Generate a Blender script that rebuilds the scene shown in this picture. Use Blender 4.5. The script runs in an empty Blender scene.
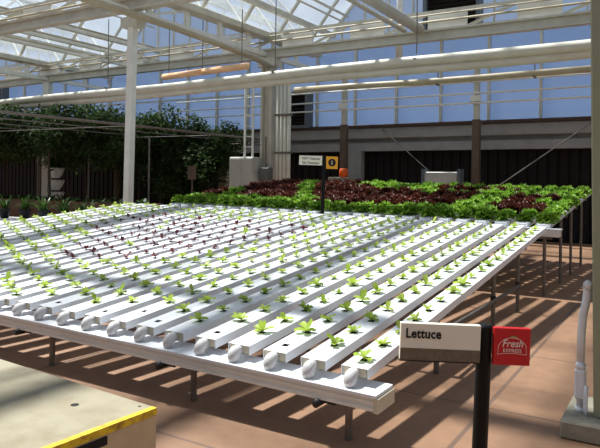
import bpy, math, random
from mathutils import Vector, Matrix, Euler
random.seed(7)
SC = bpy.context.scene
COL = SC.collection
PI = math.pi

# ------------------------------------------------------------------ materials
def lin(c):
    return tuple(((x/255.)/12.92 if x <= 10 else (((x/255.)+.055)/1.055)**2.4) for x in c)
MATS = {}
def nodes_of(name):
    m = bpy.data.materials.new(name); m.use_nodes = True
    nt = m.node_tree
    for n in list(nt.nodes): nt.nodes.remove(n)
    out = nt.nodes.new('ShaderNodeOutputMaterial')
    return m, nt, out
def mat(name, rgb, rough=.5, metal=0., var=.12, scale=8., bump=0., spec=.4, dirt=None):
    """painted / metal / plastic surface with a noise driven wear variation"""
    if name in MATS: return MATS[name]
    m, nt, out = nodes_of(name)
    L = nt.links.new
    b = nt.nodes.new('ShaderNodeBsdfPrincipled')
    tc = nt.nodes.new('ShaderNodeTexCoord')
    no = nt.nodes.new('ShaderNodeTexNoise'); no.inputs['Scale'].default_value = scale; no.inputs['Detail'].default_value = 5
    L(tc.outputs['Object'], no.inputs['Vector'])
    cr = nt.nodes.new('ShaderNodeValToRGB')
    c = lin(rgb); d = dirt and lin(dirt) or tuple(x*(1-var) for x in c)
    cr.color_ramp.elements[0].color = (*d, 1); cr.color_ramp.elements[1].color = (*c, 1)
    cr.color_ramp.elements[0].position = .25; cr.color_ramp.elements[1].position = .6
    L(no.outputs['Fac'], cr.inputs['Fac']); L(cr.outputs['Color'], b.inputs['Base Color'])
    b.inputs['Roughness'].default_value = rough; b.inputs['Metallic'].default_value = metal
    b.inputs['Specular IOR Level'].default_value = spec
    if bump:
        bp = nt.nodes.new('ShaderNodeBump'); bp.inputs['Strength'].default_value = bump; bp.inputs['Distance'].default_value = .02
        L(no.outputs['Fac'], bp.inputs['Height']); L(bp.outputs['Normal'], b.inputs['Normal'])
    L(b.outputs['BSDF'], out.inputs['Surface'])
    MATS[name] = m; return m
def leafmat(name, a, b_, trans=.35, rough=.45):
    if name in MATS: return MATS[name]
    m, nt, out = nodes_of(name); L = nt.links.new
    oi = nt.nodes.new('ShaderNodeObjectInfo'); tc = nt.nodes.new('ShaderNodeTexCoord')
    no = nt.nodes.new('ShaderNodeTexNoise'); no.inputs['Scale'].default_value = 22
    L(tc.outputs['Object'], no.inputs['Vector'])
    ad = nt.nodes.new('ShaderNodeMath'); ad.operation = 'MULTIPLY_ADD'; ad.inputs[1].default_value = .5; 
    L(oi.outputs['Random'], ad.inputs[0])
    mu = nt.nodes.new('ShaderNodeMath'); mu.operation = 'MULTIPLY'; mu.inputs[1].default_value = .6
    L(no.outputs['Fac'], mu.inputs[0]); L(mu.outputs[0], ad.inputs[2])
    mx = nt.nodes.new('ShaderNodeMix'); mx.data_type = 'RGBA'
    mx.inputs['A'].default_value = (*lin(a), 1); mx.inputs['B'].default_value = (*lin(b_), 1)
    L(ad.outputs[0], mx.inputs['Factor'])
    p = nt.nodes.new('ShaderNodeBsdfPrincipled'); p.inputs['Roughness'].default_value = rough; p.inputs['Specular IOR Level'].default_value = .3
    t = nt.nodes.new('ShaderNodeBsdfTranslucent')
    L(mx.outputs['Result'], p.inputs['Base Color']); L(mx.outputs['Result'], t.inputs['Color'])
    s = nt.nodes.new('ShaderNodeMixShader'); s.inputs[0].default_value = trans
    L(p.outputs[0], s.inputs[1]); L(t.outputs[0], s.inputs[2]); L(s.outputs[0], out.inputs['Surface'])
    MATS[name] = m; return m
def glassmat(name, tint, haze, hazecol):
    """weathered greenhouse sheet: clear transmission plus milky haze"""
    m, nt, out = nodes_of(name); L = nt.links.new
    tr = nt.nodes.new('ShaderNodeBsdfTransparent'); tr.inputs[0].default_value = (*tint, 1)
    tl = nt.nodes.new('ShaderNodeBsdfTranslucent'); tl.inputs[0].default_value = (*hazecol, 1)
    gl = nt.nodes.new('ShaderNodeBsdfGlossy'); gl.inputs['Roughness'].default_value = .15
    tc = nt.nodes.new('ShaderNodeTexCoord'); no = nt.nodes.new('ShaderNodeTexNoise'); no.inputs['Scale'].default_value = .8; no.inputs['Detail'].default_value = 4
    L(tc.outputs['Object'], no.inputs['Vector'])
    mr = nt.nodes.new('ShaderNodeMapRange'); mr.inputs['From Min'].default_value = .3; mr.inputs['From Max'].default_value = .7
    mr.inputs['To Min'].default_value = haze*.8; mr.inputs['To Max'].default_value = haze*1.2
    L(no.outputs['Fac'], mr.inputs['Value'])
    s = nt.nodes.new('ShaderNodeMixShader'); L(mr.outputs[0], s.inputs[0]); L(tr.outputs[0], s.inputs[1]); L(tl.outputs[0], s.inputs[2])
    s2 = nt.nodes.new('ShaderNodeMixShader'); s2.inputs[0].default_value = .04; L(s.outputs[0], s2.inputs[1]); L(gl.outputs[0], s2.inputs[2])
    L(s2.outputs[0], out.inputs['Surface']); MATS[name] = m; return m

white_pvc = mat('white_pvc', (224,226,230), .35, var=.05, scale=5)
gutter_pvc = mat('gutter_pvc', (226,222,212), .4, var=.1, scale=6)
spout_pvc = mat('spout_pvc', (205,203,202), .45, var=.1, scale=14)
endcap_pvc = mat('endcap_pvc', (206,196,172), .5, var=.15, scale=9)
hole_dark = mat('liner_and_hole_shade', (22,20,18), .8)  # black channel liner; on the platform its colour stands for shade in holes
galv = mat('galvanised_tube', (120,114,108), .45, .6, var=.3, scale=12)
dark_iron = mat('dark_iron', (45,42,40), .5, .3, var=.3)
steel_white = mat('white_painted_steel', (226,227,220), .45, var=.12, scale=3)
steel_beige = mat('beige_painted_steel', (200,198,184), .5, var=.18, scale=3)
pipe_paint = mat('cream_pipe_paint', (212,210,196), .4, var=.15, scale=2)
pipe_tan = mat('tan_pipe', (176,166,142), .5, var=.15, scale=3)
peach = mat('peach_tube', (250,202,158), .5, var=.1, scale=4)
column_paint = mat('olive_grey_column', (146,149,122), .55, var=.08, scale=4)
concrete = mat('concrete', (150,144,128), .85, var=.3, scale=14, bump=.3)
wall_band = mat('grey_band', (146,147,146), .7, var=.2, scale=3)
wall_dark = mat('maroon_slat_wall', (13,8,8), .9, var=.3, scale=4)
brown_steel = mat('brown_post', (96,80,66), .6, var=.25, scale=5)
sill_brown = mat('brown_sill', (70,54,48), .7, var=.25, scale=5)
cabinet_grey = mat('cabinet_grey', (184,184,174), .5, var=.15, scale=4)
box_grey = mat('junction_grey', (104,106,104), .5, .2, var=.2)
orange_pl = mat('orange_plastic', (226,92,28), .5)
black_pl = mat('black_plastic', (13,15,15), .45, var=.2, spec=.2)
fan_dark = mat('fan_louver', (36,30,28), .7, var=.3)
fan_frame = mat('fan_frame_grey', (92,100,104), .5, .2)
platform_top = mat('platform_cream', (146,138,116), .75, var=.14, scale=7, bump=.15, dirt=(130,119,96))
platform_side = mat('platform_side', (196,174,140), .8, var=.2, scale=6)
yellow = mat('safety_yellow', (222,188,36), .6, var=.25, scale=20, dirt=(150,112,40))
terracotta = mat('terracotta_planter', (120,84,62), .8, var=.3, scale=6)
pot_black = mat('pot_black', (26,26,26), .6)
stack_white = mat('stack_pot_white', (232,228,216), .6, var=.2)
bench_white = mat('bench_white', (196,196,200), .6, var=.15, scale=3)
sign_white = mat('sign_cream', (228,222,204), .5, var=.03)
sign_strip = mat('sign_photo_strip', (112,98,80), .5, var=.35, scale=60)
sign_red = mat('sign_red', (190,24,30), .45, var=.06)
sign_orange = mat('sign_amber', (226,160,40), .5, var=.05)
ink = mat('sign_ink', (18,17,16), .6)
logo_cream = mat('logo_cream', (238,214,200), .5)
seed_green = leafmat('seedling_leaf', (124,152,36), (190,208,96), .4)
seed_red = leafmat('seedling_red_leaf', (70,26,32), (106,48,50), .25)
let_green = leafmat('lettuce_leaf', (74,120,26), (142,180,64), .4)
let_red = leafmat('lettuce_red_leaf', (66,30,24), (100,52,38), .25)
vine_leaf = leafmat('vine_leaf', (32,46,22), (72,96,48), .32, .8)
pot_leaf = leafmat('pot_plant_leaf', (30,52,20), (70,100,40), .3)
bark = mat('stem_bark', (80,68,50), .9, var=.4)
roof_glass = glassmat('roof_glass', (.87,.91,.95), .13, (.84,.92,1.0))
wall_glass = glassmat('wall_glass', (.68,.78,.93), .22, (.58,.69,.85))

def floor_material():
    m, nt, out = nodes_of('floor_slabs'); L = nt.links.new
    b = nt.nodes.new('ShaderNodeBsdfPrincipled'); b.inputs['Roughness'].default_value = .6
    tc = nt.nodes.new('ShaderNodeTexCoord')
    n1 = nt.nodes.new('ShaderNodeTexNoise'); n1.inputs['Scale'].default_value = .9; n1.inputs['Detail'].default_value = 6
    n2 = nt.nodes.new('ShaderNodeTexNoise'); n2.inputs['Scale'].default_value = 9; n2.inputs['Detail'].default_value = 6
    for n in (n1, n2): L(tc.outputs['Object'], n.inputs['Vector'])
    cr = nt.nodes.new('ShaderNodeValToRGB')
    cr.color_ramp.elements[0].position = .3; cr.color_ramp.elements[1].position = .7
    cr.color_ramp.elements[0].color = (*lin((110,82,61)), 1); cr.color_ramp.elements[1].color = (*lin((146,111,84)), 1)
    mm = nt.nodes.new('ShaderNodeMath'); mm.operation = 'MULTIPLY_ADD'; mm.inputs[1].default_value = .35
    L(n2.outputs['Fac'], mm.inputs[0])
    m3 = nt.nodes.new('ShaderNodeMath'); m3.operation = 'MULTIPLY'; m3.inputs[1].default_value = .65
    L(n1.outputs['Fac'], m3.inputs[0]); L(m3.outputs[0], mm.inputs[2]); L(mm.outputs[0], cr.inputs['Fac'])
    # sawn joints between the slabs
    sx = nt.nodes.new('ShaderNodeSeparateXYZ'); L(tc.outputs['Object'], sx.inputs[0])
    def joint(sock, off, period, w):
        a = nt.nodes.new('ShaderNodeMath'); a.operation = 'SUBTRACT'; a.inputs[1].default_value = off; L(sock, a.inputs[0])
        p = nt.nodes.new('ShaderNodeMath'); p.operation = 'PINGPONG'; p.inputs[1].default_value = period/2; L(a.outputs[0], p.inputs[0])
        l = nt.nodes.new('ShaderNodeMath'); l.operation = 'LESS_THAN'; l.inputs[1].default_value = w; L(p.outputs[0], l.inputs[0])
        return l.outputs[0]
    jx = joint(sx.outputs['X'], -1.19, 3.4, .016); jy = joint(sx.outputs['Y'], 2.96, 1.6, .011)
    mxn = nt.nodes.new('ShaderNodeMath'); mxn.operation = 'MAXIMUM'; L(jx, mxn.inputs[0]); L(jy, mxn.inputs[1])
    mix = nt.nodes.new('ShaderNodeMix'); mix.data_type = 'RGBA'; mix.inputs['B'].default_value = (*lin((96,74,60)), 1)
    L(mxn.outputs[0], mix.inputs['Factor']); L(cr.outputs['Color'], mix.inputs['A']); L(mix.outputs['Result'], b.inputs['Base Color'])
    bp = nt.nodes.new('ShaderNodeBump'); bp.inputs['Strength'].default_value = .12; L(n2.outputs['Fac'], bp.inputs['Height']); L(bp.outputs[0], b.inputs['Normal'])
    L(b.outputs[0], out.inputs['Surface']); return m
floor_mat = floor_material()

# ------------------------------------------------------------------ mesh helpers
WORLD = {}          # object name -> world origin used by its children's vertex offsets
class MB:
    def __init__(self): self.v = []; self.f = []; self.m = []
    def add(self, vs, fs, mi=0):
        o = len(self.v); self.v += [Vector(p) for p in vs]
        self.f += [tuple(i+o for i in f) for f in fs]; self.m += [mi]*len(fs); return self
    def box(self, lo, hi, mi=0, M=None, bev=0.):
        (x0,y0,z0),(x1,y1,z1) = lo, hi
        if bev > 0:
            b = min(bev, (x1-x0)*.45, (y1-y0)*.45, (z1-z0)*.45)
            vs = []
            for sx in (0,1):
                for sy in (0,1):
                    for sz in (0,1):
                        X,Y,Z = (x0,x1)[sx],(y0,y1)[sy],(z0,z1)[sz]
                        dx,dy,dz = (b,-b)[sx],(b,-b)[sy],(b,-b)[sz]
                        vs += [(X,Y+dy,Z+dz),(X+dx,Y,Z+dz),(X+dx,Y+dy,Z)]
            I = lambda sx,sy,sz,k: (sx*4+sy*2+sz)*3+k
            fs = []
            for s in (0,1):
                q = [I(s,0,0,0),I(s,1,0,0),I(s,1,1,0),I(s,0,1,0)]; fs.append(q if s else q[::-1])
                q = [I(0,s,0,1),I(1,s,0,1),I(1,s,1,1),I(0,s,1,1)]; fs.append(q[::-1] if s else q)
                q = [I(0,0,s,2),I(1,0,s,2),I(1,1,s,2),I(0,1,s,2)]; fs.append(q if s else q[::-1])
            for a in (0,1):
                for c in (0,1):
                    fs.append([I(a,c,0,0),I(a,c,1,0),I(a,c,1,1),I(a,c,0,1)])
                    fs.append([I(a,0,c,0),I(a,1,c,0),I(a,1,c,2),I(a,0,c,2)])
                    fs.append([I(0,a,c,1),I(1,a,c,1),I(1,a,c,2),I(0,a,c,2)])
            for i in range(8): fs.append([i*3,i*3+1,i*3+2])
        else:
            vs = [(x,y,z) for x in (x0,x1) for y in (y0,y1) for z in (z0,z1)]
            fs = [(0,1,3,2),(4,6,7,5),(0,4,5,1),(2,3,7,6),(0,2,6,4),(1,5,7,3)]
        if M is not None: vs = [M @ Vector(p) for p in vs]
        return self.add(vs, fs, mi)
    def beam(self, a, b, w, h, mi=0, up=(0,0,1), bev=0.):
        """rectangular bar from a to b, w wide, h high, centred on the line"""
        a, b = Vector(a), Vector(b); d = b-a; L = d.length; y = d.normalized(); u = Vector(up)
        if abs(y.dot(u)) > .99: u = Vector((1,0,0))
        x = y.cross(u).normalized(); z = x.cross(y)
        M = Matrix(((x.x,y.x,z.x,a.x),(x.y,y.y,z.y,a.y),(x.z,y.z,z.z,a.z),(0,0,0,1)))
        return self.box((-w/2,0,-h/2),(w/2,L,h/2), mi, M, bev)
    def tube(self, pts, r, n=10, mi=0, cap=True):
        pts = [Vector(p) for p in pts]; k = len(pts)
        rs = r if isinstance(r, (list,tuple)) else [r]*k
        rings = []; prev = None
        for i,p in enumerate(pts):
            t = ((pts[min(i+1,k-1)]-p).normalized() + (p-pts[max(i-1,0)]).normalized())
            t = t.normalized() if t.length > 1e-6 else Vector((0,0,1))
            if prev is None:
                x = t.cross(Vector((0,0,1)) if abs(t.z) < .95 else Vector((1,0,0))).normalized()
            else:
                x = (prev - t*prev.dot(t)).normalized()
            prev = x; y = t.cross(x)
            rings.append([p + x*(rs[i]*math.cos(2*PI*j/n)) + y*(rs[i]*math.sin(2*PI*j/n)) for j in range(n)])
        vs = [q for R in rings for q in R]; fs = []
        for i in range(k-1):
            for j in range(n):
                fs.append((i*n+j, i*n+(j+1)%n, (i+1)*n+(j+1)%n, (i+1)*n+j))
        if cap: fs.append(tuple(range(n))[::-1]); fs.append(tuple(range((k-1)*n, k*n)))
        return self.add(vs, fs, mi)
    def lathe(self, prof, c=(0,0,0), n=16, mi=0):
        vs = []; fs = []; k = len(prof)
        for (r,z) in prof:
            vs += [(c[0]+r*math.cos(2*PI*j/n), c[1]+r*math.sin(2*PI*j/n), c[2]+z) for j in range(n)]
        for i in range(k-1):
            for j in range(n): fs.append((i*n+j, i*n+(j+1)%n, (i+1)*n+(j+1)%n, (i+1)*n+j))
        fs.append(tuple(range(n))[::-1]); fs.append(tuple(range((k-1)*n,k*n)))
        return self.add(vs, fs, mi)
    def mesh(self, name, mats, org=(0,0,0), smooth=False):
        me = bpy.data.meshes.new(name); o = Vector(org)
        me.from_pydata([tuple(p-o) for p in self.v], [], self.f)
        for m in (mats if isinstance(mats,(list,tuple)) else [mats]): me.materials.append(m)
        for i,p in enumerate(me.polygons): p.material_index = self.m[i]; p.use_smooth = smooth
        me.validate(); me.update(); return me
    def build(self, name, mats, parent=None, smooth=False, org=None):
        """link as one object; vertices are given in world space (or in the parent's own space when org is (0,0,0))"""
        if org is None: org = WORLD.get(parent.name, (0,0,0)) if parent else (0,0,0)
        o = bpy.data.objects.new(name, self.mesh(name, mats, org, smooth)); COL.objects.link(o)
        if parent: o.parent = parent; WORLD[o.name] = org
        return o
def tag(o, label, cat, group=None, kind=None):
    if label: o['label'] = label
    if cat: o['category'] = cat
    if group: o['group'] = group
    if kind: o['kind'] = kind
    return o
def thing(name, label, cat, loc=(0,0,0), group=None, rot=None):
    o = bpy.data.objects.new(name, None); COL.objects.link(o); o.location = loc; o.empty_display_size = .1
    if rot: o.rotation_euler = rot
    WORLD[o.name] = tuple(loc)
    return tag(o, label, cat, group)
def struct(o, label=None, cat=None):
    o['kind'] = 'structure'
    return tag(o, label, cat)
def solo(mb, name, m, label, cat, loc=(0,0,0), group=None, smooth=False):
    """a thing that is one mesh, its origin at loc; vertices given in world space"""
    o = bpy.data.objects.new(name, mb.mesh(name, m, loc, smooth)); COL.objects.link(o); o.location = loc
    return tag(o, label, cat, group)
ONES = ['','first','second','third','fourth','fifth','sixth','seventh','eighth','ninth','tenth','eleventh','twelfth','thirteenth','fourteenth','fifteenth','sixteenth','seventeenth','eighteenth','nineteenth']
def ordn(n):
    if n < 20: return ONES[n]
    return {20:'twentieth',30:'thirtieth'}.get(n) or {2:'twenty-',3:'thirty-'}[n//10] + ONES[n%10]

# ------------------------------------------------------------------ layout (metres): x across the benches, y away, z up
SV, SU = .0945, .012
def ztop(u, v): return .465 + SV*(v-3.6) - SU*(u+1.6)
TILT = math.atan(SV); CT = math.cos(TILT)
PITCH = .297; U0 = -1.722
NCH, NROW2 = 28, 25

# ------------------------------------------------------------------ floor and walls
f = MB().box((-34,-4,-.12),(9.6,24,0)).build('floor', floor_mat); struct(f)
VB = 18.6
w = MB()
w.box((-34,VB+.25,0),(9.45,VB+.4,2.75))
for i in range(155):                                   # upright slats of the dark wall
    x = -33.8 + i*.278
    w.box((x,VB+.2,0),(x+.2,VB+.25,2.75))
o = w.build('wall_back', wall_dark); struct(o)
o = MB().box((-34,VB-.05,2.62),(9.45,VB+.4,2.88)).box((-34,VB+.12,2.88),(9.45,VB+.4,3.02)).box((-34,VB-.12,3.02),(9.45,VB+.4,3.36),bev=.02).build('trim_1', wall_band); struct(o)
o = MB().box((-34,VB-.2,3.36),(9.45,VB+.4,3.46),bev=.01).build('trim_2', sill_brown); struct(o)
# glazed wall above the sill: one window per bay
for (nm, lo, hi) in (('wall_right_unseen',(9.45,-4,0),(9.6,VB+.4,3.4)),('wall_left',(-34,-4,0),(-33.85,VB+.2,3.4)),('wall_front_unseen',(-33.85,-4.,0),(9.45,-3.85,3.4))):
    o = MB().box(lo, hi).build(nm, wall_band); struct(o)  # unseen knee walls; right and front ones added to cut low sky light
win = 0; x = -33.9
while x < 8:
    win += 1
    o = MB().box((x+.03,VB+.08,3.46),(x+1.42,VB+.1,6.0)).build('window_%d' % win, wall_glass); struct(o)
    fr = MB()
    fr.box((x-.035,VB,3.46),(x+.035,VB+.12,6.05)).box((x,VB+.02,4.72),(x+1.45,VB+.1,4.77)).box((x,VB,5.98),(x+1.45,VB+.12,6.08))
    fr.build('window_frame', steel_beige, o)
    x += 1.45

# ------------------------------------------------------------------ roof: gothic-arched bays between valley gutters
VALLEYS = (-30.6, -20.6, -10.6, -.6, 9.4)
ZG = 5.98; RISE = 3.7
def prof(s): return ZG + RISE*(1-(1-s)**1.85)
N = 10; V0, V1 = -3., VB+.1
def slope_pts(ua, ub, n=N): return [(ua+(ub-ua)*(i/n), prof(i/n)) for i in range(n+1)]
bar_v = [15.95-1.75*k for k in range(-1, 11)] + [VB+.05]
ci = 0
for k in range(len(VALLEYS)-1):
    ua, ub = VALLEYS[k], VALLEYS[k+1]; mid = (ua+ub)/2
    for (s, e) in ((ua, mid), (ub, mid)):
        ci += 1
        P = slope_pts(s, e)
        g = MB()
        vs = []; fs = []
        for (u,z) in P: vs += [(u,V0,z+.05),(u,V1,z+.05)]
        for i in range(N): fs.append((2*i,2*i+1,2*i+3,2*i+2))
        g.add(vs, fs)
        c = g.build('ceiling' if ci == 1 else 'ceiling.%03d' % (ci-1), roof_glass, smooth=True); struct(c)
        b = MB()
        for v in bar_v:
            for i in range(N):
                b.beam((P[i][0],v,P[i][1]),(P[i+1][0],v,P[i+1][1]),.07,.09,up=(0,1,0))
        b.build('glazing_bar', steel_beige, c)
        pu = MB()
        for i in (1,2,4,6,8):
            u,z = P[i]; pu.beam((u,V0,z-.12),(u,V1,z-.12),.12 if i%3 == 1 else .045,.16 if i%3 == 1 else .07)
            if i in (2,4):
                pu.tube([(u+.25,V0,z-.5),(u+.25,V1,z-.5)],.03,6)
        pu.beam((P[N][0],V0,P[N][1]-.05),(P[N][0],V1,P[N][1]-.05),.14,.16)
        pu.build('purlin', steel_beige, c)
    # glass gable end above the back wall
    ci2 = k+1
    P = slope_pts(ua, mid) + slope_pts(ub, mid)[::-1][1:]
    g = MB(); vs = []; fs = []
    for (u,z) in P: vs += [(u,VB+.09,6.0),(u,VB+.09,z+.04)]
    for i in range(len(P)-1): fs.append((2*i,2*i+2,2*i+3,2*i+1))
    g.add(vs,fs); win += 1
    o = g.build('window_%d' % win, wall_glass); struct(o)
    b = MB()
    n = int((ub-ua)/.8)
    for j in range(1,n):
        u = ua + j*(ub-ua)/n; s = 1-abs(u-mid)/(mid-ua)
        b.box((u-.025,VB,6.0),(u+.025,VB+.08,prof(s)))
    b.build('window_frame', steel_beige, o)

# valley trusses running away from the viewer
vt = {-30.6:'far left', -20.6:'second', -10.6:'centre', -.6:'right'}
for u in VALLEYS[1:4]:
    t = thing('valley_truss', {-30.6:'white steel valley truss at the far left of the greenhouse roof',
                              -20.6:'white steel valley truss over the vine trellis, left of the tall white pole',
                              -10.6:'white steel valley truss running from the tall white pole to the central column',
                              -.6:'white steel valley truss over the olive grey column at right'}[u], 'roof truss', (u,0,5.3), 'valley trusses')
    MB().box((u-.2,V0,5.8),(u+.2,VB-.15,5.98),bev=.02).build('gutter', steel_beige, t)
    MB().box((u-.06,V0,5.28),(u+.06,VB-.15,5.42)).build('bottom_chord', steel_white, t)
    j = 0; v = -2.4
    while v < 18:
        MB().box((u-.045,v-.06,5.42),(u+.045,v+.06,5.8)).build('upright', steel_white, t)
        if j % 2 == 0: MB().beam((u,v+.06,5.43),(u,v+1.24,5.79),.06,.06).build('brace', steel_white, t)
        v += 1.3; j += 1
# cross trusses running along the benches
for (v, nm) in ((10.05,'white steel cross truss joining the head of the tall white pole'),(15.4,'white steel cross truss joining the head of the central column'),(4.7,'white steel cross truss overhead, nearest the viewer')):
    ZT0 = 5.22 if v > 15 else 5.36
    t = thing('cross_truss', nm, 'roof truss', (-15,v,5.3), 'cross trusses')
    MB().box((-30.4,v-.11,ZT0),(5,v+.11,ZT0+.05)).box((-30.4,v-.03,ZT0+.05),(5,v+.03,ZT0+.23)).box((-30.4,v-.11,ZT0+.23),(5,v+.11,ZT0+.28)).build('bottom_chord', steel_beige, t)
    MB().box((-30.4,v-.05,5.9),(5,v+.05,5.98)).build('top_chord', steel_beige, t)
    MB().tube([(-30.4,v-.14,5.68),(5,v-.14,5.68)],.03,6).tube([(-30.4,v-.2,5.83),(5,v-.2,5.83)],.022,6).build('conduit', pipe_tan, t)
    u = -29.3; j = 0
    while u < 4:
        MB().box((u-.5,v-.04,ZT0+.28),(u+.5,v+.04,5.9)).build('gusset_plate', steel_white, t)
        MB().beam((u+.5,v,ZT0+.28),(u+1.7,v,5.92),.06,.06).build('brace', steel_beige, t)
        u += 2.2; j += 1

for (u, z, lab) in ((-18.6,6.07,'white roof rail over the vines, farthest of three from the centre'),(-17.3,6.1,'white roof rail over the vines, middle of three'),(-15.8,6.12,'white roof rail over the vines, nearest of three to the tall white pole')):
    t = thing('roof_rail', lab, 'rail', (u,0,z), 'roof rails')
    MB().box((u-.06,V0,z-.08),(u+.06,VB-.2,z+.08),bev=.01).build('rail', steel_white, t)
    MB().tube([(u+.22,V0,z+.02),(u+.22,VB-.2,z+.02)],.028,6).build('conduit', pipe_tan, t)
# ------------------------------------------------------------------ columns
def tilt_rot(dx): return None
p = thing('steel_pole', 'tall white square pole standing behind the left end of the seedling bed', 'pole', (-10.62,10.05,0))
p.rotation_euler = (0, math.radians(1.0), 0)
MB().box((-.085,-.085,0),(.085,.085,5.24),bev=.012).build('shaft', steel_white, p, org=(0,0,0))
MB().box((-.2,-.2,0),(.2,.2,.025)).build('base_plate', steel_white, p, org=(0,0,0))
MB().box((-.25,-.13,4.98),(.25,.13,5.2)).build('head_bracket', steel_beige, p, org=(0,0,0))

p = thing('steel_column', 'olive grey steel column on a concrete footing at the right edge', 'column', (-.36,4.57,.117), None, (0,math.radians(-1.1),0))
MB().box((-.472,4.42,.117),(-.1,4.72,5.2),bev=.01).build('shaft', column_paint, p)
c0 = solo(MB().box((-.65,4.27,0),(.15,4.86,.117),bev=.012), 'column_footing', concrete, 'low concrete footing block under the olive grey column', 'footing', (-.3,4.55,0))
# conduit standing on the footing
p = thing('conduit_pipe', 'white curved conduit pipe with a fitting beside the olive grey column', 'pipe', (-0.550,4.5,.117))
MB().tube([(-0.560,4.5,.117),(-0.560,4.5,.45)],.024,12).tube([(-0.560,4.5,.45),(-0.558,4.5,.62),(-0.550,4.5,.75),(-0.535,4.5,.82),(-0.525,4.5,.9),(-0.522,4.5,.955)],.026,12).build('pipe', white_pvc, p, smooth=True)
MB().box((-0.595,4.465,.2),(-0.525,4.535,.4),bev=.012).build('conduit_body', white_pvc, p)
MB().tube([(-0.560,4.5,.117),(-0.560,4.5,.15)],.036,12).build('collar', white_pvc, p, smooth=True)
MB().tube([(-0.560,4.5,.4),(-0.560,4.5,.43)],.032,12).build('collar', white_pvc, p, smooth=True)
MB().tube([(-0.522,4.5,.955),(-0.522,4.46,.955)],.028,12).tube([(-0.522,4.47,.955),(-0.505,4.5,.955)],.02,8).build('wall_clip', white_pvc, p, smooth=True)
p2 = solo(MB().tube([(-0.522,4.44,.117),(-0.522,4.44,.16),(-0.522,4.45,.24),(-0.522,4.47,.3)],.014,8), 'cable_stub', white_pvc, 'short white stub of tube at the foot of the olive grey column', 'pipe', (-0.522,4.44,.117), smooth=True)

# central column cluster
cu, cv = -10.45, 15.4
p = thing('steel_column', 'grey beige central column rising behind the lettuce bed', 'column', (cu,cv,0))
MB().box((cu-.22,cv-.15,0),(cu-.16,cv+.15,5.25)).box((cu-.16,cv-.03,0),(cu+.1,cv+.03,5.25)).box((cu+.1,cv-.15,0),(cu+.16,cv+.15,5.25)).build('shaft', steel_beige, p)
MB().box((cu-.3,cv-.24,4.95),(cu+.3,cv+.12,5.22),bev=.02).build('head_bracket', steel_beige, p)
p = thing('duct_riser', 'ribbed beige duct riser standing just beside the central column', 'duct', (cu+.55,cv,0))
for i in range(4): MB().tube([(cu+.31+.13*i,cv-.02,0),(cu+.31+.13*i,cv-.02,4.6)],.06,10).build('riser_pipe', pipe_paint, p, smooth=True)
for z in (2.4,3.5): MB().box((cu+.24,cv-.1,z),(cu+.78,cv+.06,z+.06)).build('strap', galv, p)
p = thing('junction_box', 'dark grey junction box mounted on the central column', 'electrical box', (cu+.1,cv-.3,1.6))
MB().box((cu-.1,cv-.35,1.63),(cu+.26,cv-.155,2.0),bev=.015).build('body', box_grey, p)
MB().box((cu-.08,cv-.37,1.65),(cu+.24,cv-.35,1.98),bev=.008).build('door', box_grey, p)
MB().tube([(cu+.06,cv-.25,2.0),(cu+.06,cv-.25,2.9)],.025,8).build('conduit', galv, p)
p = thing('control_cabinet', 'large pale grey control cabinet left of the central column', 'cabinet', (-11.05,15.0,0))
MB().box((-11.45,14.8,0),(-10.6,15.24,2.3),bev=.02).build('body', cabinet_grey, p)
for i in range(2): 
    d = MB().box((-11.43+i*.44,14.78,.1),(-11.01+i*.4,14.8,2.25),bev=.006).build('door', cabinet_grey, p)
    MB().box((-11.06+i*.12,14.74,1.1),(-11.03+i*.12,14.78,1.3)).build('handle', dark_iron, d)
p = thing('ladder', 'white narrow ladder rising above the grey control cabinet', 'ladder', (-10.85,14.9,2.3))
for x in (-11.0,-10.72): MB().tube([(x,14.95,2.3),(x,14.95,4.75)],.035,8).build('rail', steel_white, p)
for z in (2.6,2.9,3.2,3.5,3.8,4.1,4.4): MB().tube([(-11.0,14.95,z),(-10.72,14.95,z)],.018,6).build('rung', steel_white, p)

# ------------------------------------------------------------------ overhead pipes
def pipe_thing(name, pts, r, m, label, hang=(), group=None, cat='pipe', n=16):
    t = thing(name, label, cat, pts[0], group)
    MB().tube(pts, r, n).build('pipe', m, t, smooth=True)
    for (h, top) in hang: MB().tube([h, top],.012,6).box((h[0]-.02,h[1]-r-.02,h[2]-r-.03),(h[0]+.02,h[1]+r+.02,h[2]-r)).build('hanger', galv, t)
    return t
def arr(u0,u1,v,z,n=13,sag=.03): return [(u0+(u1-u0)*i/n, v, z - sag*math.sin(i*PI*n/4)) for i in range(n+1)]
hg = [((u,12.0,4.2),(u,12.0,5.98)) for u in (-13.5,-8.0,-4.6)]
pipe_thing('overhead_pipe', [(-24+2.1*i,12.0,3.89+.017*i-.02*math.sin(i*1.3)) for i in range(13)], .10, pipe_paint, 'thick cream overhead pipe, upper of the pair crossing the whole greenhouse', hg, 'crossing pipes')
pipe_thing('overhead_pipe', [(-24+2.1*i,12.1,3.73+.0195*i-.02*math.sin(i*1.3+1)) for i in range(13)], .095, pipe_paint, 'thick cream overhead pipe, lower of the pair crossing the whole greenhouse', (), 'crossing pipes')
pipe_thing('drain_pipe', [(-8.2,13.2,3.86),(-6.6,13.2,3.85),(-5.0,13.3,3.84),(-3.6,13.4,3.86),(-.6,13.4,3.88)], .07, pipe_tan, 'thinner tan pipe under the cream pair, toward the olive grey column', [((-4.6,13.3,3.84),(-4.6,13.3,4.1)),((-2.6,13.4,3.88),(-2.6,13.4,4.2))])
pipe_thing('roof_pipe', [(-10.1,V0,5.15),(-10.1,8,5.15),(-10.1,11,5.12),(-10.1,14.0,5.0),(-10.2,15.0,4.9)], .075, pipe_tan, 'tan pipe running beneath the centre valley truss to the central column', ())
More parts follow.
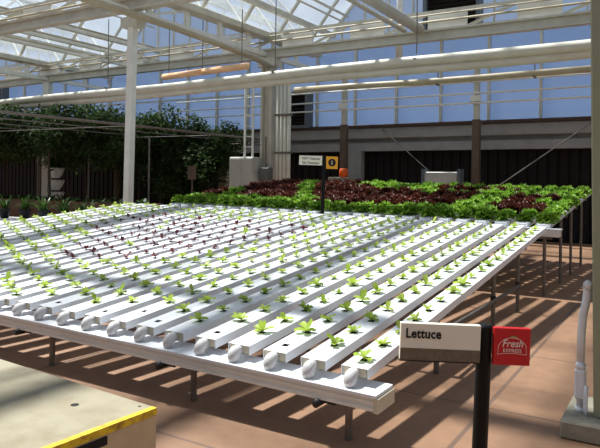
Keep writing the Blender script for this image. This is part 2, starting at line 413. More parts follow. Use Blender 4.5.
pipe_thing('roof_pipe', [(-5.75,V0,5.62),(-5.75,15.2,5.5)], .13, pipe_paint, 'cream roof pipe, wider of two hung high near the black louvered fan', (), 'high roof pipes')
pipe_thing('roof_pipe', [(-6.15,V0,5.62),(-6.15,15.2,5.5)], .055, pipe_paint, 'cream roof pipe, thinner of two hung high near the black louvered fan', (), 'high roof pipes')
pipe_thing('water_line', [(-16,17.5,4.45),(1.5,17.5,4.45)], .025, steel_white, 'thin white water line along the back windows, topmost of three', (), 'water lines', n=8)
pipe_thing('water_line', [(-16,17.5,4.13),(1.5,17.5,4.13)], .025, steel_white, 'thin white water line along the back windows, middle of three', (), 'water lines', n=8)
pipe_thing('water_line', [(-16,17.5,3.86),(1.5,17.5,3.86)], .025, steel_white, 'thin white water line along the back windows, lowest of three', (), 'water lines', n=8)
t = thing('hanging_tube', 'pair of peach coloured tubes hanging between white pole and central column', 'tube', (-11,13.0,4.5))
MB().tube([(-12.4,13,4.46),(-11.0,13.0,4.5)],.085,14).build('tube', peach, t, smooth=True)
MB().tube([(-10.95,13,4.5),(-9.5,13.0,4.53)],.085,14).build('tube', peach, t, smooth=True)
for x in (-12.2,-11.0,-9.7): MB().tube([(x,13,4.55),(x,13,6.0)],.012,6).build('hanger', galv, t)
t = solo(MB().tube([(-6.75,16.3,5.0),(-6.75,16.3,8.5)],.09,12), 'vent_stack', steel_white, 'white upright pipe in front of the black louvered fan at the top', 'pipe', (-6.35,16.3,4.9), smooth=True)
# wall fans
def fan(u0,u1,z0,z1,label):
    t = thing('louver_fan', label, 'fan', ((u0+u1)/2,VB-.1,z0), 'louvered fans')
    MB().box((u0-.12,VB-.35,z0-.1),(u0,VB+.02,z1+.1)).box((u1,VB-.35,z0-.1),(u1+.12,VB+.02,z1+.1)).box((u0,VB-.35,z0-.1),(u1,VB+.02,z0)).box((u0,VB-.35,z1),(u1,VB+.02,z1+.1)).build('housing', fan_frame, t)
    m = MB(); z = z0
    while z < z1-.02:
        m.beam((u0,VB-.2,z+.06),(u1,VB-.2,z+.06),.12,.015,up=(0,.6,.8)); z += .12
    m.box((u0,VB-.1,z0),(u1,VB-.05,z1)).build('louver', fan_dark, t)
fan(-6.7,-5.2,6.15,7.5,'black louvered fan in grey housing high in the gable, right of centre')
fan(-12.0,-10.95,3.52,4.55,'black louvered fan just above the brown sill beside the central column')
fan(-29.5,-27.9,4.9,5.9,'black louvered fan high at the far left of the back windows')

# ------------------------------------------------------------------ back wall furniture
for (u,lab) in ((-9.1,'brown steel post standing on a concrete pedestal beside the orange lamp'),(-4.95,'brown steel post rising behind the lettuce, right of the grey case')):
    t = thing('steel_post', lab, 'post', (u,17.6,0), 'brown posts')
    z0 = 1.77 if u < -9 else 0
    MB().box((u-.1,17.5,z0),(u+.1,17.7,3.4)).build('shaft', brown_steel, t)
    MB().box((u-.075,17.53,3.4),(u+.075,17.67,5.35)).build('upper_shaft', steel_beige, t)
    MB().box((u-.14,17.45,3.9),(u+.14,17.52,4.06)).build('clamp', steel_white, t)
solo(MB().box((-9.5,17.3,0),(-8.75,17.9,1.76),bev=.02), 'pedestal', concrete, 'grey concrete pedestal carrying a brown post and the orange lamp', 'pedestal', (-9.1,17.6,0))
solo(MB().lathe([(.11,0),(.14,.04),(.14,.16),(.13,.24),(.08,.27)],(-9.0,17.4,1.765),14), 'warning_lamp', orange_pl, 'small orange lamp sitting on the concrete pedestal', 'lamp', (-9.0,17.4,1.765), smooth=True)
o = MB().box((-9.45,VB-.1,0),(-8.95,VB+.2,2.62),bev=.02).build('pillar', wall_band); struct(o)
t = thing('utility_case', 'grey metal case behind the lettuce at the foot of a sloping cable', 'case', (-5.6,16.9,0))
MB().box((-6.15,16.7,0),(-5.2,17.1,1.92),bev=.02).build('body', cabinet_grey, t)
for x in (-6.2,-5.19): MB().box((x,16.66,1.4),(x+.08,17.0,2.0)).build('edge_post', fan_frame, t)
solo(MB().tube([(-8.2,18.5,3.3),(-7.15,17.75,2.625),(-6.1,17.0,1.95)],.014,6), 'support_cable', dark_iron, 'grey cable sloping down to the grey metal case', 'cable', (-6.1,17.0,1.95), 'sloping cables')
solo(MB().tube([(-1.9,18.5,3.45),(-3.0,17.65,2.515),(-4.1,16.8,1.58),(-5.95,15.37,.01)],.016,6), 'support_cable', galv, 'grey cable sloping down into the lettuce near the olive grey column', 'cable', (-5.95,15.37,.01), 'sloping cables')

# ------------------------------------------------------------------ the growing benches
def channel_body(length, holes, w=.18, h=.064, hs=.024):
    m = MB(); x = w/2
    ys = [0.] ; cells = []
    for hy in holes: cells.append((hy-hs, hy+hs))
    # top: side strips, then the pieces between the planting holes
    m.add([(-x,0,0),(-hs,0,0),(-hs,length,0),(-x,length,0)],[(0,1,2,3)]); m.add([(hs,0,0),(x,0,0),(x,length,0),(hs,length,0)],[(0,1,2,3)])
    y = 0
    for (a,b) in cells + [(length,length)]:
        m.add([(-hs,y,0),(hs,y,0),(hs,a,0),(-hs,a,0)],[(0,1,2,3)]); y = b
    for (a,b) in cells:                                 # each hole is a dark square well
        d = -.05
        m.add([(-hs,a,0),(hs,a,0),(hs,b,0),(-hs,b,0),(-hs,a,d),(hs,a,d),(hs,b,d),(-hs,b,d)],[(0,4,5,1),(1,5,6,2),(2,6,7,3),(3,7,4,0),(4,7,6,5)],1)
    m.add([(-x,0,0),(-x,length,0),(-x,length,-h),(-x,0,-h)],[(0,1,2,3)]); m.add([(x,0,0),(x,length,0),(x,length,-h),(x,0,-h)],[(3,2,1,0)])
    m.add([(-x,0,-h),(x,0,-h),(x,length,-h),(-x,length,-h)],[(3,2,1,0)])
    m.add([(-x,length,0),(x,length,0),(x,length,-h),(-x,length,-h)],[(0,1,2,3)])
    m.add([(-x,.012,0),(x,.012,0),(x,.012,-h),(-x,.012,-h)],[(3,2,1,0)])
    for sx in (-1,1): m.box((sx*x-.004 if sx>0 else -x-.002,0,-h),(sx*x+.002 if sx>0 else -x+.004,.012,0))
    return m
VF = 3.51; LEN = 5.86/CT
hole_sets = ([.14+.3*j for j in range(20)], [.29+.3*j for j in range(19)])
hole_sets = [[y for y in h if y < LEN-.08] for h in hole_sets]
body_me = [channel_body(LEN, h).mesh('channel_body', [white_pvc, hole_dark]) for h in hole_sets]
cap_me = MB().box((-.08,.004,-.06),(.08,.011,-.004)).mesh('end_cap', endcap_pvc)
sp = []
for i in range(7):
    a = i/6*PI/2; sp.append((0,-.022-.045*math.sin(a),-.034-.03*(1-math.cos(a))))
sp = [(0,.006,-.034)] + sp + [(0,-.067,-.09)]
spout_me = MB().tube(sp,[.037]*2+[.041]*6+[.036],12).mesh('drain_spout', spout_pvc, smooth=True)
def link(name, me, parent):
    o = bpy.data.objects.new(name, me); COL.objects.link(o); o.parent = parent; return o
for k in range(NCH):
    u = U0-PITCH*k
    t = thing('growing_channel', 'white growing channel of the seedling bed, %s from the right' % ordn(k+1) if k else 'white growing channel at the right end of the seedling bed', 'growing channel', (u,VF,ztop(u,VF)), 'seedling channels', (TILT,0,0))
    link('channel_body', body_me[k%2], t); link('end_cap', cap_me, t); link('drain_spout', spout_me, t)
UL = U0-PITCH*(NCH-1)-.2
def sheared(mb_pts): return mb_pts
def uz(u, z): return z - SU*(u+1.6)
def sbox(m, u0,u1,v0,v1,z0,z1,mi=0):
    """box along x whose height follows the bench's slight fall to the right"""
    vs = [(u,v,uz(u,z)) for u in (u0,u1) for v in (v0,v1) for z in (z0,z1)]
    return m.add(vs,[(0,1,3,2),(4,6,7,5),(0,4,5,1),(2,3,7,6),(0,2,6,4),(1,5,7,3)],mi)
g = thing('drain_gutter', 'long white drain gutter along the front of the seedling bed', 'gutter', (-1.5,3.5,.25))
sbox(MB(),UL,-1.522,3.385,3.645,.334,.352).build('lid', white_pvc, g)
m = MB(); sbox(m,UL,-1.54,3.4,3.63,.262,.334); sbox(m,UL,-1.54,3.39,3.405,.255,.275); sbox(m,UL,-1.54,3.393,3.4,.300,.312); m.build('trough', gutter_pvc, g)
sbox(MB(),-1.54,-1.508,3.392,3.64,.245,.332).build('end_cap', endcap_pvc, g)
for u in (-1.88,-3.2,-4.85,-6.5,-8.2):
    z = uz(u,.225)
    v = MB().tube([(u-.03,3.36,z+.01),(u-.03,3.5,z+.01)],.026,10).tube([(u-.03,3.45,z+.01),(u+.06,3.45,z+.01)],.018,8).tube([(u+.02,3.45,z),(u+.02,3.45,z+.06)],.02,8).build('drain_valve', dark_iron, g, smooth=True)

def bench(name, label, us, vs, ztopf, v0, v1, low_rail=None):
    t = thing(name, label, 'bench frame', (us[0],vs[0],0))
    for v in vs:
        for u in us:
            uu = u
            z = ztopf(uu, v)
            MB().tube([(uu,v,0),(uu,v,z)],.024,10).build('leg', galv, t, smooth=False)
        MB().beam((us[0]+.1,v,ztopf(us[0]+.1,v)-.02),(us[-1]-.3,v,ztopf(us[-1]-.3,v)-.02),.04,.05).build('cross_rail', galv, t)
    if low_rail:
        for u in us: MB().tube([(u+.03,v0,low_rail),(u+.03,v1,low_rail)],.02,8).build('low_rail', galv, t)
        for u in us:
            for v in vs[1:]:
                MB().lathe([(.03,-.04),(.034,0),(.03,.04)],(u,v,low_rail),8).build('tube_clamp', dark_iron, t)
    return t
us1 = [-1.76,-3.02,-4.6,-6.2,-7.8,-9.5]
bench('bench_frame','galvanised tube frame carrying the seedling bed', us1, [3.52,5.15,7.0,8.2], lambda u,v: (ztop(u,v)-.066 if v > 4 else uz(u,.258)), 5.15, 8.2, .34)

# second bench with the full-grown lettuce
V2 = 9.62; LEN2 = 4.62/CT; LIFT = .004
holes2 = [.17+.295*j for j in range(15)]
body2_me = channel_body(LEN2, holes2, w=.2).mesh('channel_body', [white_pvc, hole_dark])
cap2_me = MB().box((-.088,-.02,-.062),(.088,.011,-.004),bev=.01).mesh('end_cap', white_pvc)
for k in range(NROW2):
    u = U0-PITCH*k
    t = thing('growing_channel', 'white growing channel under the full-grown lettuce, %s from the right' % ordn(k+1) if k else 'white growing channel under the rightmost row of full-grown lettuce', 'growing channel', (u,V2,ztop(u,V2)+LIFT), 'lettuce channels', (TILT,0,0))
    link('channel_body', body2_me, t); link('end_cap', cap2_me, t)
g = thing('drain_gutter', 'white drain gutter along the front of the full-grown lettuce', 'gutter', (-1.5,9.6,.9))
ur = U0-PITCH*(NROW2-1)-.2
zg = .465+SV*(9.6-3.6)
sbox(MB(),ur,-1.47,9.5,9.72,zg-.075,zg-.055).build('lid', white_pvc, g)
sbox(MB(),ur,-1.49,9.51,9.71,zg-.17,zg-.075).build('trough', gutter_pvc, g)
us2 = [-1.70,-3.3,-4.9,-6.5,-8.1,-9.0]
bench('bench_frame','galvanised tube frame carrying the full-grown lettuce bed', us2, [9.62,11.03,12.13,13.45], lambda u,v: (ztop(u,v)-.05 if v > 10 else uz(u,zg-.17)), 9.5, 15)

# ------------------------------------------------------------------ seedlings
def leaf(m, base, az, el, L, W, curl, mi=0, nu=3, nv=4, ruffle=0., rnd=random):
    """one curved leaf blade, stalk at base, pointing at azimuth az, elevation el"""
    vs = []; fs = []
    d = Vector((math.cos(az),math.sin(az),0)); s = Vector((-math.sin(az),math.cos(az),0))
    for j in range(nv+1):
        t = j/nv
        wv = W*(.22+.78*math.sin(PI*min(1,(t*.82+.06)))**.8) if t > 0 else W*.16
        e = el - curl*t
        c = Vector(base) + d*(L*t*math.cos(el-curl*t*.5)) + Vector((0,0,1))*(L*t*math.sin(el-curl*t*.5))
        for i in range(nu+1):
            q = i/nu*2-1
            lift = .25*W*q*q
            r = ruffle*(.3+t)*math.sin(9*t+q*5+az*7)*abs(q) + (rnd.uniform(-1,1)*ruffle*.5 if abs(q) > .5 else 0)
            vs.append(c + s*(q*wv*.5) + Vector((0,0,lift+r)))
    for j in range(nv):
        for i in range(nu):
            a = j*(nu+1)+i; fs.append((a,a+1,a+nu+2,a+nu+1))
    m.add(vs, fs, mi)
def seedling_mesh(name, mt, i, scale=1.):
    r = random.Random(100+i); m = MB()
    m.tube([(0,0,-.02),(r.uniform(-.004,.004),0,.014)],.0035,5)
    n = r.choice((3,4,4,5)); a0 = r.uniform(0,6.28)
    for k in range(n):
        az = a0 + k*2.4 + r.uniform(-.3,.3); el = r.uniform(.25,.75) if k < n-1 else r.uniform(.9,1.3)
        leaf(m, (0,0,.006), az, el, scale*r.uniform(.05,.078), scale*r.uniform(.038,.054), r.uniform(.3,.9), 0, 2, 4, .004, r)
    return m.mesh(name, mt, smooth=True)
SG = [seedling_mesh('seedling_green', seed_green, i) for i in range(8)]
SR = [seedling_mesh('seedling_red', seed_red, 20+i, .95) for i in range(6)]
RED = [(-6.1,4.95),(-5.1,5.3),(-4.85,6.2),(-4.4,7.5),(-4.8,8.2),(-7.2,8.3),(-8.4,7.9),(-7.9,6.9),(-7.0,5.8),(-6.5,5.1)]
def inside(x,y,P):
    c = False; j = len(P)-1
    for i in range(len(P)):
        (xi,yi),(xj,yj) = P[i],P[j]
        if (yi>y) != (yj>y) and x < (xj-xi)*(y-yi)/(yj-yi)+xi: c = not c
        j = i
    return c
greens = []; reds = []
for k in range(NCH):
    u = U0-PITCH*k; cnt = 0
    for j,y in enumerate(hole_sets[k%2]):
        v = VF + y*CT
        if j == 0 and k%2 == 0 and (k < 12 and k != 0): continue             # empty hole at the front
        if random.random() < .02: continue
        cnt += 1
        red = inside(u,v,RED)
        if red and random.random() < .06: red = False
        (reds if red else greens).append((u,v,k,cnt))
greens.sort(key=lambda g: -.52*g[0]+.854*g[1])
def rowname(k): return 'in the channel at the right end' if k == 0 else 'in %s channel from the right' % ordn(k+1)
def place_seedling(rec, red):
    u,v,k,cnt = rec
    o = bpy.data.objects.new('red_lettuce_seedling' if red else 'green_lettuce_seedling', random.choice(SR if red else SG)); COL.objects.link(o)
    s = random.uniform(.85,1.25)
    o.location = (u+random.uniform(-.008,.008),v,ztop(u,v)+.001); o.rotation_euler = (TILT,random.uniform(-.12,.12),random.uniform(0,6.28)); o.scale = (s,s,s)
    tag(o, '%s lettuce seedling, %s plant from the front %s' % ('dark red' if red else 'pale green', ordn(cnt), rowname(k)), 'seedling', 'dark red lettuce seedlings' if red else 'pale green lettuce seedlings')
for r in greens[:300]: place_seedling(r, False)
for r in reds: place_seedling(r, True)
m = MB()
for (u,v,k,c) in greens[300:]:
    me = random.choice(SG); s = random.uniform(.85,1.25); a = random.uniform(0,6.28)
    M = Matrix.Translation((u,v,ztop(u,v)+.001)) @ Matrix.Rotation(a,4,'Z') @ Matrix.Scale(s,4)
    m.add([M @ vv.co for vv in me.vertices],[tuple(p.vertices) for p in me.polygons])
o = m.build('green_lettuce_seedlings', seed_green, smooth=True)
tag(o, 'pale green lettuce seedlings filling the far left of the seedling bed', 'seedlings', 'pale green lettuce seedlings', 'stuff')

# ------------------------------------------------------------------ full-grown lettuce
def lettuce_mesh(name, mt, i):
    r = random.Random(500+i); m = MB()
    m.tube([(0,0,-.03),(0,0,.05)],.012,6)
    n = 34
    for k in range(n):
        t = k/(n-1); az = k*2.39996 + r.uniform(-.2,.2)
        el = .12 + 1.15*t + r.uniform(-.12,.12)
        L = (.165-.055*t)*r.uniform(.8,1.15); W = (.10-.025*t)*r.uniform(.8,1.2)
        leaf(m, (0,0,.012+.03*t), az, el, L, W, r.uniform(.3,.9), 0, 4, 5, .02, r)
    return m.mesh(name, mt, smooth=True)
LG = [lettuce_mesh('lettuce_green', let_green, i) for i in range(6)]
LR = [lettuce_mesh('lettuce_red', let_red, 30+i) for i in range(6)]
def is_red(u, v):
    d = v-V2
    if -2.75 < u < -1.95 and .75 < d < 2.8: return not (u > -2.3 and d > 1.6 and d < 2.1)
    if -5.95 < u < -3.35 and .9 + .15*(u+3.35) < d < 3.0: return not (-4.6 < u < -4.2 and d > 2.4)
    if -4.5 < u < -2.9 and d > 3.2 and d < 3.9: return True
    if u < -5.6 and 1.0 < d < 5.4:
        q = (u + .55*d + 6.0) % 1.9
        return q > .42 and not (u > -6.6 and d > 3.4)
    return False
for k in range(NROW2):
    u = U0-PITCH*k
    for j,y in enumerate(holes2):
        v = V2 + y*CT; red = is_red(u,v)
        o = bpy.data.objects.new('red_lettuce' if red else 'green_lettuce', random.choice(LR if red else LG)); COL.objects.link(o)
        s = random.uniform(.85,1.12)
        o.location = (u+random.uniform(-.02,.02),v,ztop(u,v)+LIFT+.002); o.rotation_euler = (TILT,random.uniform(-.1,.1),random.uniform(0,6.28)); o.scale = (s,s,s*random.uniform(.9,1.15))
        place = 'in the row at the right edge' if k == 0 else 'in %s row from the right' % ordn(k+1)
        tag(o, 'full-grown %s lettuce head, %s from the front %s' % ('dark red' if red else 'green', ordn(j+1), place), 'lettuce', 'dark red lettuce heads' if red else 'green lettuce heads')

# ------------------------------------------------------------------ vine trellis and planting at the left
def tree(u, v, z0, z1, ru, rv, n, label, seed):
    r = random.Random(seed)
    t = thing('vine_tree', label, 'vine', (u,v,0), 'trellised vines')
    MB().tube([(u,v,0),(u+.03,v,1.2),(u-.04,v+.02,2.2),(u,v,z1-.3)],[.05,.04,.035,.02],7).build('stem', bark, t, smooth=True)
    m = MB()
    blobs = [(u+r.uniform(-.85,.85)*ru, v+r.uniform(-.85,.85)*rv, r.uniform(z0+.2,z1-.15), r.uniform(.3,.6)) for _ in range(34)]
    for _ in range(n):
        bx,by,bz,br = r.choice(blobs)
        d = Vector((r.gauss(0,1),r.gauss(0,1),r.gauss(0,1))).normalized()*br*r.uniform(.5,1.05)
        c = Vector((bx,by,bz))+d*1.0
        a = r.uniform(0,6.28); e = r.uniform(-1.2,.9); L = r.uniform(.10,.18); W = L*r.uniform(.5,.7)
        x = Vector((math.cos(a)*math.cos(e),math.sin(a)*math.cos(e),math.sin(e))); y = x.cross(Vector((r.uniform(-.4,.4),r.uniform(-.4,.4),1))).normalized()
        nn = x.cross(y)
        m.add([c, c+x*L*.45+y*W*.5-nn*.02, c+x*L, c+x*L*.45-y*W*.5-nn*.02],[(0,1,2,3)])
    m.build('foliage', vine_leaf, t)
tree(-12.9,15.6,.9,3.4,1.0,1.2,6000,'dark vine hanging low, just left of the grey control cabinet',1)
tree(-14.6,15.2,1.1,3.75,1.2,1.3,6000,'dark vine hanging low, second left of the grey control cabinet',2)
tree(-15.3,14.0,2.1,3.75,1.6,1.4,6000,'dark vine overhead on the trellis, just right of the tall white pole',3)
tree(-16.2,12.2,2.40,3.5,1.6,1.4,6000,'dark vine overhead on the trellis, directly behind the tall white pole',4)
tree(-17.6,14.0,2.35,3.8,1.6,1.5,6000,'dark vine overhead on the trellis, just left of the tall white pole',5)
tree(-18.6,11.8,2.35,3.3,1.6,1.5,6000,'dark vine overhead on the trellis, above the white stacked planter',6)
tree(-20.9,14.0,2.3,3.55,1.7,1.6,6000,'dark vine overhead at the back of the trellis, left part',7)
tree(-22.8,13.4,2.2,3.5,1.7,1.6,6000,'dark vine overhead at the left edge of the trellis',8)
tree(-17.2,16.8,2.1,3.8,1.7,1.0,6000,'dark vine overhead along the back wall, centre of the trellis',9)
tree(-20.3,17.0,2.1,3.6,1.7,1.0,6000,'dark vine overhead along the back wall, left part of the trellis',10)
t = thing('trellis', 'overhead trellis of thin white wires carrying the dark vines', 'trellis', (-15,12,0))
for i in range(6):
    u = -11.2-1.5*i
    MB().tube([(u,5.5,2.86+.02*i),(u,17.6,2.9+.02*i)],.034 if i == 0 else .014,6).build('wire', galv, t)
for v in (10.4,13.5,17.0): MB().tube([(-23.5,v,2.9),(-11.1,v,2.84)],.012,6).build('cross_bar', galv, t)
for (u,v) in ((-13.4,13.5),(-16.0,13.5),(-18.4,13.5),(-20.8,13.5),(-22.6,10.4),(-23.3,17.0),(-11.15,17.0)): MB().tube([(u,v,0),(u,v,2.86)],.03,8).build('post', galv, t)
for (u,v,lab,mt,w_,z_) in ((-20.6,15.4,'white square post under the vines, right of the stacked planter',steel_white,.17,5.25),(-13.3,16.9,'grey post in the shade behind the vines, near the tall white pole',steel_beige,.16,2.6),(-19.2,17.6,'reddish post against the dark back wall under the vines',brown_steel,.12,2.6)):
    solo(MB().box((u-w_,v-w_*.6,0),(u+w_,v+w_*.6,z_),bev=.01),'steel_post',mt,lab,'post',(u,v,0))
# low bench with pots beyond the seedling bed
t = thing('potting_bench', 'low pale bench carrying black pots beyond the seedling bed', 'bench', (-14.5,11,0))
MB().box((-17.8,7.6,.46),(-11.3,10.6,.54),bev=.015).build('top', bench_white, t)
for (u,v) in ((-17.6,7.8),(-11.5,7.8),(-11.5,10.4),(-17.6,10.4),(-14.5,7.8),(-14.5,10.4)): MB().tube([(u,v,0),(u,v,.46)],.03,8).build('leg', galv, t)
def pot_plant(u, v, z, label, seed, s=1.):
    r = random.Random(seed)
    t = thing('potted_plant', label, 'potted plant', (u,v,z), 'black pots on the pale bench')
    MB().lathe([(.10*s,0),(.14*s,.2*s),(.155*s,.22*s),(.155*s,.25*s),(.13*s,.25*s),(.12*s,.22*s)],(u,v,z),14).build('pot', pot_black, t, smooth=True)
    m = MB()
    for i in range(46):
        leaf(m,(u+r.uniform(-.08,.08),v+r.uniform(-.08,.08),z+.2*s),r.uniform(0,6.28),r.uniform(.7,1.5),r.uniform(.22,.5)*s,.035,r.uniform(.3,1.2),0,1,4,.0,r)
    m.build('foliage', pot_leaf, t)
for i,(u,v) in enumerate(((-16.6,9.9),(-15.9,10.0),(-15.2,10.1),(-14.5,10.2),(-13.8,10.25),(-13.1,10.3),(-12.4,10.35))):
    pot_plant(u,v,.54,'black pot with dark spiky leaves on the pale bench, %s' % ('leftmost' if i == 0 else 'rightmost' if i == 6 else ordn(i+1)+' from the left'),300+i)
t = thing('planter_box', 'long brown planter box behind the black pots', 'planter', (-16,12,0))
MB().box((-21,11.9,0),(-12.0,12.0,.95)).box((-21,12.5,0),(-12.0,12.6,.95)).box((-21,12.0,0),(-20.9,12.5,.95)).box((-12.1,12.0,0),(-12.0,12.5,.95)).build('box', terracotta, t)
MB().box((-20.9,12.0,.7),(-12.1,12.5,.88)).build('soil', bark, t)
m = MB(); r = random.Random(77)
for i in range(420): leaf(m,(r.uniform(-20.8,-12.2),r.uniform(12.05,12.45),.87),r.uniform(0,6.28),r.uniform(.3,1.3),r.uniform(.15,.3),.08,.7,0,1,3,.005,r)
m.build('foliage', pot_leaf, t)
t = thing('stacked_planter', 'tower of white stacked pots under the vine trellis', 'planter', (-17.0,13.05,0))
MB().tube([(-17.0,13.05,0),(-17.0,13.05,2.5)],.03,8).build('pole', galv, t)
for i in range(3):
    MB().lathe([(.12,0),(.2,.12),(.26,.26),(.27,.32),(.22,.32),(.18,.28)],(-17.0,13.05,.85+.38*i),8).build('pot', stack_white, t)
m = MB()
for i in range(70): leaf(m,(-17.0+r.uniform(-.1,.1),13.05+r.uniform(-.1,.1),1.93+r.uniform(-.1,.1)),r.uniform(0,6.28),r.uniform(.2,1.4),r.uniform(.25,.55),.09,.8,0,1,4,.01,r)
m.build('foliage', pot_leaf, t)
t = solo(MB().box((-12.0,13.6,1.62),(-11.72,13.64,2.0)).tube([(-11.86,13.64,0),(-11.86,13.64,1.98)],.025,8), 'plant_marker', brown_steel, 'small brown plant marker on a stake in front of the vines', 'sign', (-11.86,13.62,0))

# ------------------------------------------------------------------ platform at the lower left
t = thing('concrete_platform', 'cream platform with a yellow edge at the lower left', 'platform', (-3.2,2.0,0))
PV0,PV1,PU0,PU1,PZ = .9,2.45,-5.2,-2.35,.4
M = Matrix.Translation((PU1,PV1,0)) @ Matrix.Rotation(math.radians(-3.4),4,'Z') @ Matrix.Translation((-PU1,-PV1,0))
m = MB().box((PU0,PV0,0),(PU1-.006,PV1,PZ-.006),1,M).box((PU0,PV0,PZ-.006),(PU1-.038,PV1,PZ),0,M)
m.build('body', [platform_top, platform_side], t)
MB().box((PU1-.038,PV0,PZ-.006),(PU1,PV1,PZ+.001),0,M).box((PU1-.008,PV0,PZ-.035),(PU1,PV1,PZ-.006),0,M).build('edge_stripe', yellow, t)
MB().box((PU1-.004,1.93,PZ-.085),(PU1+.004,2.13,PZ-.045),0,M,).build('slot', hole_dark, t)  # slot and bolt holes are dark surface pieces, their inner shade put in colour
MB().lathe([(.022,0),(.022,.0015)],(M @ Vector((-2.73,2.22,PZ))),16).build('bolt_hole', hole_dark, t)
MB().lathe([(.008,0),(.008,.0015)],(M @ Vector((-2.44,2.41,PZ))),10).build('bolt_hole', hole_dark, t)

# ------------------------------------------------------------------ signs
CA = math.atan(383/630.)                              # the signs face back toward the walkway
def text_mesh(body, size, offset=0., shear=0., align='LEFT', space=1., bold=0.):
    cu_ = bpy.data.curves.new('lettering', 'FONT'); cu_.body = body; cu_.size = size; cu_.offset = offset; cu_.shear = shear; cu_.align_x = align
    cu_.space_character = space; cu_.extrude = .0008; cu_.resolution_u = 3
    o = bpy.data.objects.new('lettering', cu_); COL.objects.link(o)
    dg = bpy.context.evaluated_depsgraph_get(); me = bpy.data.meshes.new_from_object(o.evaluated_get(dg))
    bpy.data.objects.remove(o); bpy.data.curves.remove(cu_); return me
def lettering(body, size, x, z, y, m, parent, sx=1., **kw):
    me = text_mesh(body, size, **kw); me.materials.clear(); me.materials.append(m)
    o = bpy.data.objects.new('lettering', me); COL.objects.link(o); o.parent = parent
    o.location = (x,y,z); o.rotation_euler = (PI/2,0,0); o.scale = (sx,1,1); return o
s = thing('sign_post', 'black sign post reading Lettuce, with a red square logo panel', 'sign', (-.612,2.202,0), None, (0,math.radians(1.6),CA))
Z0 = (0,0,0); ZB = 1.5/1.5
ZT, ZL = 1.113, .985                                   # top and bottom of the boards
MB().tube([(0,.0,0),(0,0,1.105),(0,0,1.112)],[.0265,.0265,.022],16).build('post', black_pl, s, smooth=False, org=Z0)
MB().lathe([(.09,0),(.09,.012),(.03,.02)],(0,0,0),16).build('base', black_pl, s, org=Z0)
b1 = MB().box((-.298,-.034,ZL),(-.022,-.012,ZT),bev=.002).build('name_board', sign_white, s, org=Z0)
MB().box((-.297,-.0352,ZL+.001),(-.0225,-.034,ZL+.042)).build('picture_strip', sign_strip, b1, org=Z0)
MB().box((-.299,-.036,ZL-.003),(-.021,-.01,ZL)).build('lower_edge', ink, b1, org=Z0)
lettering('Lettuce', .045, -.281, ZT-.05, -.0355, ink, b1, .86, offset=.0012, space=1.04)
b2 = MB().box((.024,-.034,ZL-.004),(.15,-.012,ZT-.004),bev=.002).build('logo_board', sign_red, s, org=Z0)
lettering('Fresh', .036, .087, ZT-.068, -.0355, logo_cream, b2, .9, offset=.0003, shear=.25, align='CENTER')
lettering('EXPRESS', .0165, .087, ZT-.086, -.0355, logo_cream, b2, 1., offset=.0001, align='CENTER', space=1.05)
lg = MB(); y = -.0352
arc = [(.087+.05*math.sin(a), ZT-.078+.050*math.cos(a)*.82) for a in [(-1.25+i*2.5/14) for i in range(15)]]
outl = [(.037,y,ZT-.095)] + [(px,y,pz) for (px,pz) in arc] + [(.137,y,ZT-.095),(.132,y,ZT-.093),(.087,y,ZT-.0895),(.042,y,ZT-.093),(.037,y,ZT-.095)]
lg.tube(outl,.0009,5)
lg.build('logo_outline', logo_cream, b2, org=Z0)
lg = MB()
for i,(px,pz,a) in enumerate(((.083,ZT-.034,.7),(.092,ZT-.033,.15),(.1,ZT-.036,-.4))):
    d = Vector((math.cos(a),0,math.sin(a))); n = Vector((-math.sin(a),0,math.cos(a))); c = Vector((px,y-.0004,pz))
    lg.add([c-d*.008,c-n*.003,c+d*.008,c+n*.003],[(0,1,2,3)])
lg.build('logo_leaf', mat('logo_leaf_green',(150,150,80),.5), b2, org=Z0)

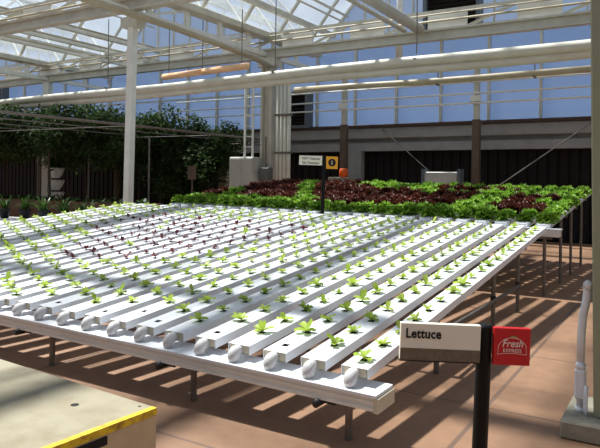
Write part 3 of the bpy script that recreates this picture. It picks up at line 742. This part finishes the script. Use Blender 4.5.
s = thing('sign_post', 'black sign post between the beds with a white panel and amber square', 'sign', (-5.32,9.475,0), None, (0,math.radians(1.0),CA))
MB().box((-.03,-.03,0),(.03,.03,2.06)).build('post', black_pl, s, org=Z0)
MB().box((-.09,-.09,0),(.09,.09,.02)).build('base', black_pl, s, org=Z0)
b1 = MB().box((-.43,-.05,1.885),(-.035,-.03,2.045),bev=.003).build('name_board', sign_white, s, org=Z0)
lettering('"NFT": Nutrient', .056, -.232, 1.976, -.052, ink, b1, .86, offset=.001, align='CENTER')
lettering('Film Technique', .056, -.232, 1.905, -.052, ink, b1, .86, offset=.001, align='CENTER')
b2 = MB().box((.035,-.05,1.83),(.235,-.03,2.04),bev=.003).build('symbol_board', sign_orange, s, org=Z0)
k = MB(); n = 24; k.add([(.135+.066*math.cos(2*PI*i/n),-.0512,1.937+.066*math.sin(2*PI*i/n)) for i in range(n)],[tuple(range(n))]); k.build('symbol_disc', ink, b2, org=Z0)
lettering('1', .1, .133, 1.902, -.053, logo_cream, b2, 1., offset=.001, align='CENTER')

# ------------------------------------------------------------------ light
wd = bpy.data.worlds.new('sky'); SC.world = wd; wd.use_nodes = True
nt = wd.node_tree
for n in list(nt.nodes): nt.nodes.remove(n)
ow = nt.nodes.new('ShaderNodeOutputWorld'); bg = nt.nodes.new('ShaderNodeBackground')
tc = nt.nodes.new('ShaderNodeTexCoord'); sp_ = nt.nodes.new('ShaderNodeSeparateXYZ'); nt.links.new(tc.outputs['Generated'], sp_.inputs[0])
cr = nt.nodes.new('ShaderNodeValToRGB'); e = cr.color_ramp.elements
e[0].position = 0.; e[0].color = (.68,.81,1.0,1); e[1].position = .8; e[1].color = (.50,.66,.95,1)
nt.links.new(sp_.outputs['Z'], cr.inputs['Fac']); nt.links.new(cr.outputs['Color'], bg.inputs['Color'])
bg.inputs['Strength'].default_value = .55
nt.links.new(bg.outputs[0], ow.inputs['Surface'])
sd = bpy.data.lights.new('sun', 'SUN'); sd.energy = 13.0; sd.angle = math.radians(2.4); sd.color = (1.,.96,.89)
so = bpy.data.objects.new('sun', sd); COL.objects.link(so)
sun_dir = Vector((.72,-.07,-1.4))
so.rotation_euler = sun_dir.to_track_quat('-Z','Y').to_euler(); so.location = (-20,5,20)

# ------------------------------------------------------------------ camera
cd = bpy.data.cameras.new('camera'); cd.sensor_width = 36; cd.lens = 630/600*36; cd.clip_start = .05
cd.shift_y = -(224-181.7)/600
co = bpy.data.objects.new('camera', cd); COL.objects.link(co)
co.location = (0,0,1.6)
Rm = Matrix.Rotation(CA,3,'Z') @ Matrix.Rotation(PI/2,3,'X') @ Matrix.Rotation(.0137,3,'Z')
co.rotation_euler = Rm.to_euler()
SC.camera = co
SC.view_settings.view_transform = 'Standard'; SC.view_settings.look = 'None'; SC.view_settings.gamma = 1; SC.view_settings.use_curve_mapping = False
SC.view_settings.exposure = -0.2
